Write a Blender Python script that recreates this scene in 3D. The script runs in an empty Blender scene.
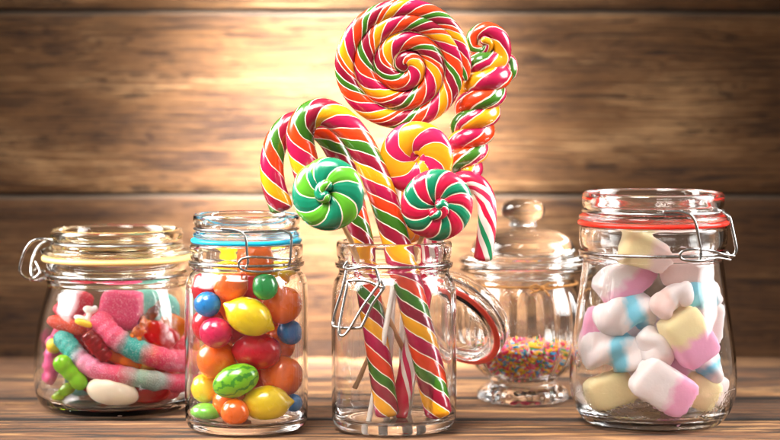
import bpy, bmesh, math, random
from mathutils import Vector, Matrix, Quaternion, noise
R = random.Random(7)
PI = math.pi
S = 0.01                                    # everything below is written in centimetres
F, D0, H = 2200.0, 175.0, 28.06             # focal length in photo pixels, distance and height of the camera
sc = bpy.context.scene
C = sc.collection

def W(px, py, y=0.0):
    d = D0 + y
    return Vector(((px - 390) * d / F, y, H - (py - 75) * d / F))
def K(y=0.0): return (D0 + y) / F

# ------------------------------------------------------------------ object helpers
def put(name, verts, faces, mat, parent=None, uvs=None, fmat=None, origin=None, smooth=True, attr=None):
    """one mesh object; verts in cm world space; origin = where it stands"""
    if origin is None:
        if parent is not None: origin = Vector(parent.matrix_basis.translation) / S if parent.parent is None else Vector(parent['o'])
        else:
            mn = [min(v[i] for v in verts) for i in range(3)]; mx = [max(v[i] for v in verts) for i in range(3)]
            origin = Vector(((mn[0]+mx[0])/2, (mn[1]+mx[1])/2, mn[2]))
    me = bpy.data.meshes.new(name)
    me.from_pydata([((Vector(v) - origin) * S) for v in verts], [], faces)
    ms = mat if isinstance(mat, (list, tuple)) else [mat]
    for m in ms: me.materials.append(m)
    if fmat: me.polygons.foreach_set('material_index', fmat)
    if uvs:
        ul = me.uv_layers.new(name='UVMap')
        flat = [c for f in uvs for uv in f for c in uv]
        ul.data.foreach_set('uv', flat)
    if attr:
        a = me.attributes.new('pid', 'FLOAT', 'POINT'); a.data.foreach_set('value', attr)
    me.polygons.foreach_set('use_smooth', [smooth] * len(me.polygons))
    me.update()
    o = bpy.data.objects.new(name, me); C.objects.link(o)
    if parent is None: o.location = origin * S
    else:
        o.parent = parent
        po = Vector(parent['o'])
        o.location = (origin - po) * S
    o['o'] = tuple(origin)
    return o
def thing(name, label, cat, loc, group=None):
    o = bpy.data.objects.new(name, None); C.objects.link(o)
    o.empty_display_size = 0.02
    o.location = Vector(loc) * S; o['o'] = tuple(loc); tag(o, label, cat, group); return o
def tag(o, label, cat, group=None):
    o['label'] = label; o['category'] = cat
    if group: o['group'] = group
    return o

# ------------------------------------------------------------------ geometry
def chaikin(p, n=2):
    for _ in range(n):
        q = [p[0]]
        for a, b in zip(p, p[1:]):
            q += [(a[0]*.75+b[0]*.25, a[1]*.75+b[1]*.25), (a[0]*.25+b[0]*.75, a[1]*.25+b[1]*.75)]
        q.append(p[-1]); p = q
    return p
def lathe(prof, c=(0, 0, 0), seg=128, mod=None, M=None):
    """closed surface of revolution; prof from axis (outer bottom) round to axis (inner/top)"""
    V, Fc = [], []
    c = Vector(c)
    n = len(prof)
    rows = []
    for i, (r, z) in enumerate(prof):
        if r < 1e-4:
            rows.append([len(V)]); V.append(Vector((0, 0, z)))
        else:
            row = []
            for j in range(seg):
                a = 2*PI*j/seg
                rr = mod(r, z, a, i/n) if mod else r
                row.append(len(V)); V.append(Vector((rr*math.cos(a), rr*math.sin(a), z)))
            rows.append(row)
    for a, b in zip(rows, rows[1:]):
        for j in range(seg):
            k = (j+1) % seg
            if len(a) == 1 and len(b) == 1: continue
            if len(a) == 1: Fc.append((a[0], b[k], b[j]))
            elif len(b) == 1: Fc.append((a[j], a[k], b[0]))
            else: Fc.append((a[j], a[k], b[k], b[j]))
    if M: V = [M @ v for v in V]
    return [v + c for v in V], Fc
def ring(R0, z0, w, h, c, seg=96, M=None):
    """rounded rectangular ring (torus of revolution)"""
    pr = []
    for i in range(16):
        a = 2*PI*i/16
        ca, sa = math.cos(a), math.sin(a)
        pr.append((R0 + w/2*math.copysign(abs(ca)**.6, ca), z0 + h/2*math.copysign(abs(sa)**.6, sa)))
    V, Fc = [], []
    for (r, z) in pr:
        for j in range(seg):
            a = 2*PI*j/seg; V.append(Vector((r*math.cos(a), r*math.sin(a), z)))
    for i in range(16):
        for j in range(seg):
            k = (j+1) % seg; n = (i+1) % 16
            Fc.append((i*seg+j, i*seg+k, n*seg+k, n*seg+j))
    if M: V = [M @ v for v in V]
    c = Vector(c)
    return [v + c for v in V], Fc
def spline(P, n=12):
    """Catmull-Rom through vectors"""
    P = [Vector(p) for p in P]
    Q = [2*P[0]-P[1]] + P + [2*P[-1]-P[-2]]
    out = []
    for i in range(1, len(Q)-2):
        a, b, c, d = Q[i-1], Q[i], Q[i+1], Q[i+2]
        for k in range(n):
            t = k/n
            out.append(.5*((2*b)+(c-a)*t+(2*a-5*b+4*c-d)*t*t+(3*b-a-3*c+d)*t**3))
    out.append(P[-1]); return out
def tube(path, rad, seg=24, closed=False, cap=.5, shape=None):
    """swept tube with uv (length in cm, turn 0..1). rad number or list"""
    P = [Vector(p) for p in path]
    n = len(P)
    if not hasattr(rad, '__len__'): rad = [rad]*n
    L = [0.0]
    for a, b in zip(P, P[1:]): L.append(L[-1] + (b-a).length)
    st = []                                     # stations: point, tangent, radius, length
    T = [((P[(i+1) % n] - P[i-1]) if closed else (P[min(i+1, n-1)] - P[max(i-1, 0)])).normalized() for i in range(n)]
    for i in range(n): st.append((P[i], T[i], rad[i], L[i]))
    if not closed and cap > 0:
        pre, post = [], []
        for a in (0, 20, 42, 62, 78):
            ca, sa = math.cos(math.radians(a)), math.sin(math.radians(a))
            if a == 0: continue
            pre.insert(0, (P[0] - T[0]*rad[0]*cap*sa, T[0], rad[0]*ca**.7, -rad[0]*cap*sa))
            post.append((P[-1] + T[-1]*rad[-1]*cap*sa, T[-1], rad[-1]*ca**.7, L[-1] + rad[-1]*cap*sa))
        st = pre + st + post
    t0 = st[0][1]
    up = Vector((0, 0, 1)) if abs(t0.z) < .9 else Vector((0, -1, 0))
    nrm = (up - t0*up.dot(t0)).normalized()
    V, Fc, UV = [], [], []
    prev = t0
    for (p, t, r, l) in st:
        q = prev.rotation_difference(t); nrm = (q @ nrm); nrm = (nrm - t*nrm.dot(t)).normalized(); prev = t
        bi = t.cross(nrm)
        for j in range(seg):
            a = 2*PI*j/seg
            rr = r*(shape(a, l) if shape else 1)
            V.append(p + (nrm*math.cos(a) + bi*math.sin(a))*rr)
    m = len(st)
    for i in range(m if closed else m-1):
        i2 = (i+1) % m
        for j in range(seg):
            k = (j+1) % seg
            Fc.append((i*seg+j, i*seg+k, i2*seg+k, i2*seg+j))
            u0, u1 = st[i][3], st[i2][3]
            UV.append(((u0, j/seg), (u0, (j+1)/seg), (u1, (j+1)/seg), (u1, j/seg)))
    if not closed:
        for (s, rev) in ((0, True), (m-1, False)):
            c = len(V); V.append(st[s][0])
            for j in range(seg):
                k = (j+1) % seg
                f = (c, s*seg+j, s*seg+k) if not rev else (c, s*seg+k, s*seg+j)
                uj, uk = (st[s][3], j/seg), (st[s][3], (j+1)/seg)
                Fc.append(f); UV.append(((st[s][3], (j+.5)/seg), uj, uk) if not rev else ((st[s][3], (j+.5)/seg), uk, uj))
    return V, Fc, UV
def join(*parts):
    V, Fc = [], []
    for p in parts:
        o = len(V); V += list(p[0]); Fc += [tuple(i+o for i in f) for f in p[1]]
    return V, Fc
def ball(c, rx, ry=None, rz=None, M=None, nu=28, nv=18, bump=0.0, fr=.6, seed=0):
    ry = rx if ry is None else ry; rz = rx if rz is None else rz
    V, Fc = [], []
    c = Vector(c)
    for i in range(nv+1):
        th = PI*i/nv
        for j in range(nu):
            a = 2*PI*j/nu
            v = Vector((rx*math.sin(th)*math.cos(a), ry*math.sin(th)*math.sin(a), rz*math.cos(th)))
            if bump: v *= 1 + bump*noise.noise(v*fr + Vector((seed*3.1, seed, 0)))
            V.append(v)
            if i in (0, nv): break
    rows = []; k = 0
    for i in range(nv+1):
        n = 1 if i in (0, nv) else nu
        rows.append(list(range(k, k+n))); k += n
    for a, b in zip(rows, rows[1:]):
        for j in range(nu):
            q = (j+1) % nu
            if len(a) == 1: Fc.append((a[0], b[j], b[q]))
            elif len(b) == 1: Fc.append((a[j], b[0], a[q]))
            else: Fc.append((a[j], b[j], b[q], a[q]))
    if M: V = [M @ v for v in V]
    return [v + c for v in V], Fc
def superbox(c, hx, hy, hz, M, e=.45, bump=.04, seed=0, n=22):
    """soft box / pillow: superellipsoid with noise dents"""
    V, Fc = ball((0, 0, 0), 1, nu=36, nv=26)
    out = []
    def sp(x, p): return math.copysign(abs(x)**p, x)
    for v in V:
        th = math.acos(max(-1, min(1, v.z))); a = math.atan2(v.y, v.x)
        q = Vector((hx*sp(math.sin(th), e)*sp(math.cos(a), e), hy*sp(math.sin(th), e)*sp(math.sin(a), e), hz*sp(math.cos(th), e)))
        q *= 1 + bump*noise.noise(q*.9 + Vector((seed*7.7, 0, seed)))+ bump*.4*noise.noise(q*2.6 + Vector((seed*2.7, 5, seed)))
        out.append(M @ q + Vector(c))
    return out, Fc
def blob(parts, voxel=.07, smooth=6):
    """union of shapes, voxel-remeshed and smoothed (cm)"""
    V, Fc = join(*parts)
    me = bpy.data.meshes.new('tmp'); me.from_pydata(V, [], Fc)
    o = bpy.data.objects.new('tmp', me); C.objects.link(o)
    m = o.modifiers.new('r', 'REMESH'); m.mode = 'VOXEL'; m.voxel_size = voxel
    s = o.modifiers.new('s', 'SMOOTH'); s.iterations = smooth; s.factor = .6
    dg = bpy.context.evaluated_depsgraph_get(); dg.update()
    em = o.evaluated_get(dg).to_mesh()
    V2 = [v.co.copy() for v in em.vertices]; F2 = [tuple(p.vertices) for p in em.polygons]
    o.evaluated_get(dg).to_mesh_clear()
    bpy.data.objects.remove(o); bpy.data.meshes.remove(me)
    return V2, F2
def rot(rx=0, ry=0, rz=0):
    return (Matrix.Rotation(math.radians(rz), 3, 'Z') @ Matrix.Rotation(math.radians(ry), 3, 'Y') @ Matrix.Rotation(math.radians(rx), 3, 'X'))

# ------------------------------------------------------------------ materials
def lin(h):
    h = h.lstrip('#'); o = []
    for i in (0, 2, 4):
        c = int(h[i:i+2], 16)/255
        o.append(c/12.92 if c <= .04045 else ((c+.055)/1.055)**2.4)
    return tuple(o) + (1,)
class NT:
    def __init__(s, name):
        s.m = bpy.data.materials.new(name); s.m.use_nodes = True
        s.t = s.m.node_tree; s.n = s.t.nodes; s.n.clear()
        s.out = s.n.new('ShaderNodeOutputMaterial')
    def new(s, ty, **kw):
        nd = s.n.new(ty)
        for k, v in kw.items():
            if hasattr(nd, k) and not (k in [i.name for i in nd.inputs]): setattr(nd, k, v)
            else: nd.inputs[k].default_value = v
        return nd
    def link(s, a, b): s.t.links.new(a, b)
    def math(s, op, a, b=None, c=None):
        nd = s.n.new('ShaderNodeMath'); nd.operation = op
        for i, x in enumerate((a, b, c)):
            if x is None: continue
            if isinstance(x, (int, float)): nd.inputs[i].default_value = x
            else: s.link(x, nd.inputs[i])
        return nd.outputs[0]
    def ramp(s, fac, stops, mode='LINEAR'):
        nd = s.n.new('ShaderNodeValToRGB'); cr = nd.color_ramp; cr.interpolation = mode
        while len(cr.elements) > 1: cr.elements.remove(cr.elements[-1])
        cr.elements[0].position = stops[0][0]; cr.elements[0].color = stops[0][1]
        for p, c in stops[1:]:
            e = cr.elements.new(p); e.color = c
        s.link(fac, nd.inputs[0]); return nd.outputs[0]
    def mix(s, fac, a, b, bt='MIX'):
        nd = s.n.new('ShaderNodeMix'); nd.data_type = 'RGBA'; nd.blend_type = bt
        for sock, x in ((nd.inputs[0], fac), (nd.inputs[6], a), (nd.inputs[7], b)):
            if isinstance(x, (int, float)): sock.default_value = x
            elif isinstance(x, tuple): sock.default_value = x
            else: s.link(x, sock)
        return nd.outputs[2]
    def noise(s, vec, scale, detail=4, rough=.55, dist=0.0):
        nd = s.n.new('ShaderNodeTexNoise'); s.link(vec, nd.inputs['Vector'])
        nd.inputs['Scale'].default_value = scale; nd.inputs['Detail'].default_value = detail
        nd.inputs['Roughness'].default_value = rough; nd.inputs['Distortion'].default_value = dist
        return nd.outputs['Fac']
    def mapping(s, vec, scale, loc=(0, 0, 0)):
        nd = s.n.new('ShaderNodeMapping'); s.link(vec, nd.inputs['Vector'])
        nd.inputs['Scale'].default_value = scale; nd.inputs['Location'].default_value = loc
        return nd.outputs[0]
    def bump(s, h, strength=.3, dist=.001, normal=None):
        nd = s.n.new('ShaderNodeBump'); nd.inputs['Strength'].default_value = strength
        nd.inputs['Distance'].default_value = dist; s.link(h, nd.inputs['Height'])
        if normal is not None: s.link(normal, nd.inputs['Normal'])
        return nd.outputs[0]
    def bsdf(s, **kw):
        nd = s.n.new('ShaderNodeBsdfPrincipled')
        for k, v in kw.items():
            k = k.replace('_', ' ')
            if isinstance(v, (int, float, tuple)): nd.inputs[k].default_value = v
            else: s.link(v, nd.inputs[k])
        s.link(nd.outputs[0], s.out.inputs[0]); return nd
    def obj(s): return s.n.new('ShaderNodeTexCoord').outputs['Object']
    def uv(s): return s.n.new('ShaderNodeTexCoord').outputs['UV']
    def sep(s, v):
        nd = s.n.new('ShaderNodeSeparateXYZ'); s.link(v, nd.inputs[0]); return nd.outputs

def glass(name, col=(.998, 1, .999, 1), rough=0.0, ior=1.45, stipple=None):
    t = NT(name); g = t.n.new('ShaderNodeBsdfGlass')
    g.inputs['Color'].default_value = col; g.inputs['Roughness'].default_value = rough; g.inputs['IOR'].default_value = ior
    ob = t.obj()
    w = t.noise(t.mapping(ob, (1, 1, .35)), 38, 2, .5)
    nrm = t.bump(w, .35, .0012)
    if stipple:
        v = t.n.new('ShaderNodeTexVoronoi'); v.inputs['Scale'].default_value = 420; t.link(ob, v.inputs['Vector'])
        z = t.sep(ob)[2]
        m = t.math('MULTIPLY', t.math('GREATER_THAN', z, stipple[0]), t.math('LESS_THAN', z, stipple[1]))
        h = t.math('MULTIPLY', m, t.math('SUBTRACT', 1.0, v.outputs['Distance']))
        nrm = t.bump(h, .25, .0004, nrm)
    t.link(nrm, g.inputs['Normal'])
    t.link(g.outputs[0], t.out.inputs[0]); return t.m
def candy(name, col, rough=.22, sss=.25, coat=.5, var=.12, bump=.0, sc_=60, trans=0.0):
    t = NT(name); ob = t.obj()
    n = t.noise(ob, sc_, 3)
    c2 = tuple(min(1, x*(1+var*2)) for x in col[:3]) + (1,)
    c1 = tuple(x*(1-var*2) for x in col[:3]) + (1,)
    cc = t.mix(n, c1, c2)
    b = t.bsdf(Base_Color=cc, Roughness=rough, Coat_Weight=coat, Coat_Roughness=.08, Subsurface_Weight=sss, Subsurface_Scale=.004, Transmission_Weight=trans)
    b.inputs['Subsurface Radius'].default_value = (1, .5, .3)
    h = t.noise(ob, 180, 3)
    t.link(t.bump(h, .25+bump, .0004), b.inputs['Normal'])
    r = t.math('MULTIPLY_ADD', n, .25, rough-.1)
    t.link(r, b.inputs['Roughness'])
    return t.m
def gummy(name, col, rough=.12, trans=.75, grain=0.0):
    t = NT(name); ob = t.obj()
    b = t.bsdf(Base_Color=col, Roughness=rough, Transmission_Weight=trans, IOR=1.4, Subsurface_Weight=.4 if trans < 1 else 0, Subsurface_Scale=.005)
    h = t.noise(ob, 150, 3)
    t.link(t.bump(h, .3, .0006), b.inputs['Normal'])
    return t.m
def stripes(name, cols, pitch, count=1, line=.016, white=lin('#f7ead2'), rough=.2, bul=.35, sign=1, wh=True):
    """helical stripes in uv space"""
    t = NT(name)
    u, v, _ = t.sep(t.uv())
    wob = t.noise(t.obj(), 45, 2)
    s = t.math('ADD', t.math('MULTIPLY_ADD', u, sign/pitch, t.math('MULTIPLY', v, float(count))), t.math('MULTIPLY', wob, .11))
    f = t.math('FRACT', t.math('ADD', s, 50.0))
    n = len(cols); tot = sum(w for _, w in cols); stops = []; x = 0
    for c, w in cols:
        stops.append((x, c)); x += w/tot
        if wh: stops.append((x-line, white))
    col = t.ramp(f, stops, 'CONSTANT')
    var = t.noise(t.obj(), 90, 3)
    col = t.mix(t.math('MULTIPLY', var, .22), col, (.25, .02, .02, 1), 'MULTIPLY')
    b = t.bsdf(Base_Color=col, Roughness=rough, Coat_Weight=.7, Coat_Roughness=.06, Subsurface_Weight=.12, Subsurface_Scale=.003)
    b.inputs['Subsurface Radius'].default_value = (1, .5, .3)
    x = 0; bs = [(0.0, (0, 0, 0, 1))]
    for c, w in cols:
        a = x; x += w/tot
        bs += [(a+(x-a)*.3, (.85, .85, .85, 1)), (a+(x-a)*.6, (1, 1, 1, 1)), (min(x, 1.0), (0, 0, 0, 1))]
    h = t.ramp(f, bs, 'EASE')
    fine = t.noise(t.mapping(t.obj(), (1, 1, 1)), 260, 3)
    n1 = t.bump(h, bul, .0012)
    t.link(t.bump(fine, .15, .0003, n1), b.inputs['Normal'])
    t.link(t.math('MULTIPLY_ADD', var, .22, rough-.08), b.inputs['Roughness'])
    return t.m

MAG, RED, ORG, GRN, YEL, CRI = lin('#ae0c42'), lin('#d8221a'), lin('#de3c0c'), lin('#386e15'), lin('#e89c08'), lin('#8a0a2a')
M_cane = stripes('rainbow_cane_sugar', [(YEL, 1), (CRI, 1), (GRN, .9), (ORG, 1), (MAG, 1.1)], 6.3, sign=1)
M_big = stripes('rainbow_swirl_sugar', [(YEL, 1.0), (MAG, 1.3), (ORG, 1.2), (GRN, .7), (CRI, 1.0), (ORG, .6)], 5.8, line=.02, bul=.3)
M_twist = stripes('rainbow_twist_sugar', [(YEL, 1.2), (MAG, 1.3), (ORG, 1.1), (GRN, .8), (MAG, .5)], 8.5, line=.02)
M_green = stripes('green_swirl_sugar', [(lin('#087a58'), 1.2), (lin('#56a424'), 1)]*2, 4.4, line=.022, bul=.5)
M_pinky = stripes('yellow_pink_swirl_sugar', [(lin('#e8960f'), 1.2), (lin('#c01850'), 1)]*2, 5.2, line=.014, bul=.3)
M_redgr = stripes('pink_teal_swirl_sugar', [(lin('#c4143f'), 1.2), (lin('#087a54'), 1)]*2, 3.2, line=.03, bul=.55)
M_orgs = stripes('orange_swirl_sugar', [(lin('#f29018'), 1.2), (lin('#f5b42a'), 1)]*2, 5.0, line=.014, bul=.3)
WHT = lin('#f3e3da')
M_mint = stripes('red_white_green_sugar', [(lin('#cc1440'), 1.3), (WHT, .3), (lin('#d0305a'), .35), (WHT, .35), (lin('#cc1440'), .4), (WHT, .5), (lin('#1f8f5c'), .35), (WHT, .4)], 9, wh=False, bul=.1)
G_clear = glass('clear_jar_glass')
G_lid = glass('clear_lid_glass', (.985, .99, .985, 1))
G_warm = glass('faintly_warm_lid_glass', (.99, .975, .93, 1))
G_stip = glass('clear_glass_stippled_base', stipple=(.006, .030))
def plain(name, col, rough=.4, metal=0, var=.1, coat=0, sss=0):
    t = NT(name); n = t.noise(t.obj(), 120, 3)
    c = t.mix(n, tuple(x*(1-var) for x in col[:3])+(1,), tuple(min(1, x*(1+var)) for x in col[:3])+(1,))
    b = t.bsdf(Base_Color=c, Metallic=metal, Coat_Weight=coat, Subsurface_Weight=sss, Subsurface_Scale=.004)
    t.link(t.math('MULTIPLY_ADD', n, .25, rough-.1), b.inputs['Roughness'])
    return t.m
STEEL = plain('bright_steel_wire', (.36, .345, .33, 1), .22, 1)
BLUE_R = gummy('blue_rubber', lin('#1cc0e4'), .35, .35)
RED_R = gummy('red_rubber', lin('#ff3a26'), .35, .35)
CORAL_R = gummy('clear_coral_rubber', lin('#ff6654'), .3, .25)
YEL_R = plain('yellowed_rubber', lin('#e8c47c'), .5, sss=.2)
STICK_W = plain('white_paper_stick', lin('#f1e6dc'), .6)
STICK_T = plain('pale_wood_stick', lin('#d9a878'), .7, var=.2)

# ------------------------------------------------------------------ wood
def wood(name, axis, dark, mid, light, seed, rough=.6, grey=0.0, crack=1.0, fg=1.0, dim=None, spec=.5, sh=0.0, al=1.0):
    """axis: index of the across-grain direction (1 for table y, 2 for wall z); grain runs along x"""
    t = NT(name); ob = t.obj()
    at = t.n.new('ShaderNodeAttribute'); at.attribute_name = 'pid'
    cb = t.n.new('ShaderNodeCombineXYZ')
    t.link(t.math('MULTIPLY', at.outputs['Fac'], 3.7), cb.inputs[0]); t.link(t.math('MULTIPLY', at.outputs['Fac'], 1.3), cb.inputs[1]); t.link(at.outputs['Fac'], cb.inputs[2])
    add = t.n.new('ShaderNodeVectorMath'); add.operation = 'ADD'; t.link(ob, add.inputs[0]); t.link(cb.outputs[0], add.inputs[1])
    p = add.outputs[0]
    def sc3(along, across):
        v = [across]*3; v[0] = along; return tuple(v)
    big = t.noise(t.mapping(p, sc3(2.2, 9)), 1.6, 4, .6, .6)              # broad figure
    warp = t.n.new('ShaderNodeVectorMath'); warp.operation = 'ADD'
    wn = t.n.new('ShaderNodeTexNoise'); t.link(t.mapping(p, sc3(2.5, 12)), wn.inputs['Vector']); wn.inputs['Scale'].default_value = 1.3
    wsc = t.n.new('ShaderNodeVectorMath'); wsc.operation = 'SCALE'; t.link(wn.outputs['Color'], wsc.inputs[0]); wsc.inputs['Scale'].default_value = .035
    t.link(p, warp.inputs[0]); t.link(wsc.outputs[0], warp.inputs[1]); q = warp.outputs[0]
    g1 = t.noise(t.mapping(q, sc3(3*al, 120*fg)), 1.0, 5, .65)                   # growth rings
    g2 = t.noise(t.mapping(q, sc3(9*al, 520*fg)), 1.0, 4, .7)                    # fibres
    g3 = t.noise(t.mapping(q, sc3(22*al, 160*fg)), 1.0, 5, .7)                   # short flecks
    wv = t.n.new('ShaderNodeTexWave'); wv.wave_type = 'BANDS'; wv.bands_direction = 'YZ'[axis-1]
    t.link(t.mapping(p, sc3(1.6*al, 26*fg)), wv.inputs['Vector']); wv.inputs['Scale'].default_value = 1.1; wv.inputs['Distortion'].default_value = 9; wv.inputs['Detail'].default_value = 4; wv.inputs['Detail Scale'].default_value = .7
    g1 = t.math('ADD', t.math('MULTIPLY', g1, .8), t.math('MULTIPLY', wv.outputs['Fac'], .2))
    f = t.math('ADD', t.math('MULTIPLY', big, .5), t.math('ADD', t.math('MULTIPLY', g1, .38), t.math('MULTIPLY', g2, .26)))
    col = t.ramp(f, [(.47-sh, dark), (.545, mid), (.60, mid), (.68+sh, light)])
    fl = t.ramp(g3, [(.38, (1, 1, 1, 1)), (.48, (0, 0, 0, 1))])
    patch = t.ramp(t.noise(t.mapping(p, sc3(5, 22)), 1.5, 4, .65), [(.40, (0, 0, 0, 1)), (.66, (1, 1, 1, 1))])
    blot = t.math('MULTIPLY', t.math('ADD', t.math('MULTIPLY', fl, .7), .28), patch)
    col = t.mix(blot, col, dark)
    ck = t.noise(t.mapping(q, sc3(1.8*al, 210*fg)), 1.0, 3, .55)
    ckm = t.ramp(ck, [(.37, (1, 1, 1, 1)), (.41, (0, 0, 0, 1))])
    ckm = t.math('MULTIPLY', ckm, crack)
    col = t.mix(ckm, col, (.012, .006, .003, 1))
    if grey: col = t.mix(t.math('MULTIPLY', t.noise(t.mapping(p, sc3(6, 30)), 1.0, 4, .7), grey), col, (.30, .25, .21, 1))
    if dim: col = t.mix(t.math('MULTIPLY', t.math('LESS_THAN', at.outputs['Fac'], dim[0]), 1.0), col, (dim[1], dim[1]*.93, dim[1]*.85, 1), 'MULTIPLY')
    b = t.bsdf(Base_Color=col, Roughness=rough, Specular_IOR_Level=spec)
    hh = t.math('SUBTRACT', t.math('ADD', t.math('MULTIPLY', g1, .5), t.math('MULTIPLY', g2, .5)), t.math('MULTIPLY', ckm, .9))
    hh = t.math('SUBTRACT', hh, t.math('MULTIPLY', blot, .25))
    t.link(t.bump(hh, .9, .0016), b.inputs['Normal'])
    t.link(t.math('MULTIPLY_ADD', g1, .4, rough-.22), b.inputs['Roughness'])
    return t.m
M_table = wood('weathered_table_wood', 1, lin('#1a0c05'), lin('#663f20'), lin('#ac7e4c'), 1, .8, .22, 1.0, .62, None, .2, -.01, 3.2)
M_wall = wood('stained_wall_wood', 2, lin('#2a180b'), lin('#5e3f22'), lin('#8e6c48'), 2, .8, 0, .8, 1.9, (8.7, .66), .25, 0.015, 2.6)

def planks(cuts, x0, x1, place, gap=.16, thick=2.5, seed=1, step=1.2, wob=.10):
    V, Fc, A, FM = [], [], [], []
    n = int((x1-x0)/step)
    for i, (a, b) in enumerate(zip(cuts, cuts[1:])):
        base = len(V); sd = seed*10+i
        slope = R.uniform(-.004, .004) if 0 < i < len(cuts)-2 else 0
        lift = R.uniform(-.06, .06)
        m = 12
        for s in range(n+1):
            x = x0 + (x1-x0)*s/n
            ea = gap/2 + wob*(noise.noise(Vector((x*.07, sd, 0)))+.5*noise.noise(Vector((x*.5, sd, 3))))
            eb = gap/2 + wob*(noise.noise(Vector((x*.07, sd, 9)))+.5*noise.noise(Vector((x*.5, sd, 5))))
            w0, w1 = a+ea, b-eb
            prof = [(w0, -thick), (w0, -.45), (w0+.1, -.2), (w0+.3, -.03)]
            prof += [(w0+.3+(w1-w0-.6)*k/m, .03*noise.noise(Vector((x*.06, sd, k*.6)))) for k in range(1, m)]
            prof += [(w1-.3, -.03), (w1-.1, -.2), (w1, -.45), (w1, -thick)]
            for (w, h) in prof: V.append(place(x, w, h+lift)); A.append(i*1.37+seed)
        L = m+7
        for s in range(n):
            for k in range(L-1):
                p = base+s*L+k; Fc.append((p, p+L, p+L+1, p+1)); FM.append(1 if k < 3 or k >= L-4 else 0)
    return V, Fc, A, FM
WALL_Y = 44.0
EDGE_W = plain('brown_plank_edge', (.06, .038, .022, 1), .9)  # dark brown for the side faces of the wall planks
EDGE = plain('dark_plank_edge', (.022, .013, .008, 1), .9)  # near-black brown on plank sides, so the table seams read dark
tab = thing('wooden_table', 'rough weathered brown plank table top the jars stand on', 'table', (0, 10, -2.5))
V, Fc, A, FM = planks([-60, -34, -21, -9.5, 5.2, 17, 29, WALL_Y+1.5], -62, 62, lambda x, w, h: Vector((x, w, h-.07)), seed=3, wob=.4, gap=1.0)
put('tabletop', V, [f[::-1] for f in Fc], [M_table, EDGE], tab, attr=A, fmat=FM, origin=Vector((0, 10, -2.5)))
blk = [(-62, -60, -3.2), (62, -60, -3.2), (62, WALL_Y+1.5, -3.2), (-62, WALL_Y+1.5, -3.2), (-62, -60, -2.2), (62, -60, -2.2), (62, WALL_Y+1.5, -2.2), (-62, WALL_Y+1.5, -2.2)]
bf = [(0, 3, 2, 1), (4, 5, 6, 7), (0, 1, 5, 4), (1, 2, 6, 5), (2, 3, 7, 6), (3, 0, 4, 7)]
DARKW = plain('dark_underside_wood', (.03, .018, .01, 1), .8)
put('table_underlay', blk, bf, DARKW, tab, smooth=False, origin=Vector((0, 10, -2.5)))
wal = thing('plank_wall', 'wall of wide stained brown planks standing behind the jars', 'wall', (0, WALL_Y+1, 0))
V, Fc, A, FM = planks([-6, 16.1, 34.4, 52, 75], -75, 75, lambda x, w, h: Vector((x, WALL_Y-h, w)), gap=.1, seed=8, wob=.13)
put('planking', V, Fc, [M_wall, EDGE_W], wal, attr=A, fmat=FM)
wb = [(v[0]*1.2, WALL_Y+2.4+(0 if v[1] < 0 else 1), -6 if v[2] < -3 else 75) for v in blk]
put('wall_backing', wb, bf, DARKW, wal, smooth=False)

# ------------------------------------------------------------------ jars
def solve(px, py, cx, cy, rad, front=True):
    """point on the cylinder of radius rad about (cx,cy) seen at (px,py)"""
    y = cy - rad
    for _ in range(8):
        x = (px-390)*(D0+y)/F - cx
        x = max(-rad*.999, min(rad*.999, x))
        y = cy - math.sqrt(rad*rad-x*x)*(1 if front else -1)
    return W(px, py, y)
def circle(c, r, z, n=72, a0=0, a1=360):
    m = n if a1-a0 >= 360 else n+1
    return [Vector((c[0]+r*math.cos(math.radians(a0+(a1-a0)*i/n)), c[1]+r*math.sin(math.radians(a0+(a1-a0)*i/n)), z)) for i in range(m)]
def wire(name, paths, r, mat, parent):
    ps = []
    for p, cl in paths:
        t = tube(p, r, 12, closed=cl, cap=1); ps.append((t[0], t[1]))
    V, Fc = join(*ps)
    return put(name, V, Fc, mat, parent)
def cprof(outer, inner, n=2):
    return chaikin(outer + inner, n)

def mk_jar(name, label, px, y, group='glass jars of sweets'):
    c = W(px, 75, y); c.z = 0.03
    return thing(name, label, 'jar', c, group), c

# --- jar A: gummies (left)
jA, cA = mk_jar('clip_top_jar', 'wide round clip-top glass jar with yellowed seal, full of sugared gummies', 117, 11)
outer = [(0, .2), (4.6, .2), (5.3, .0), (5.9, .0), (6.55, .5), (6.92, 1.8), (7.0, 3.6), (6.88, 5.6), (6.55, 7.6), (6.15, 9.2), (5.85, 10.1), (5.8, 10.5), (5.95, 10.7), (5.95, 10.95), (5.75, 11.15), (5.75, 11.5), (6.0, 11.7), (6.0, 12.35), (5.85, 12.5)]
inner = [(5.3, 12.5), (5.2, 12.2), (5.3, 10.6), (5.55, 9.8), (6.1, 8.2), (6.5, 6.2), (6.68, 3.8), (6.58, 1.8), (6.2, .8), (5.3, .55), (0, .6)]
V, Fc = lathe(cprof(outer, inner), cA); put('jar_body', V, Fc, G_clear, jA)
lidA = [(0, 12.4), (4.6, 12.4), (4.9, 12.1), (5.1, 12.2), (5.15, 12.85), (6.2, 12.9), (6.4, 13.1), (6.35, 13.35), (5.9, 13.5), (5.35, 13.75), (5.3, 13.95), (5.55, 14.15), (5.6, 14.6), (5.45, 15.0), (5.2, 15.1), (4.9, 14.95), (4.7, 13.9), (4.3, 13.5), (3.0, 13.3), (0, 13.3)]
V, Fc = lathe(chaikin(lidA, 2), cA); put('lid', V, Fc, G_warm, jA)
V, Fc = ring(5.8, 12.6, 1.05, .5, cA); put('rubber_seal', V, Fc, YEL_R, jA)
y0 = cA.y
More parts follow.
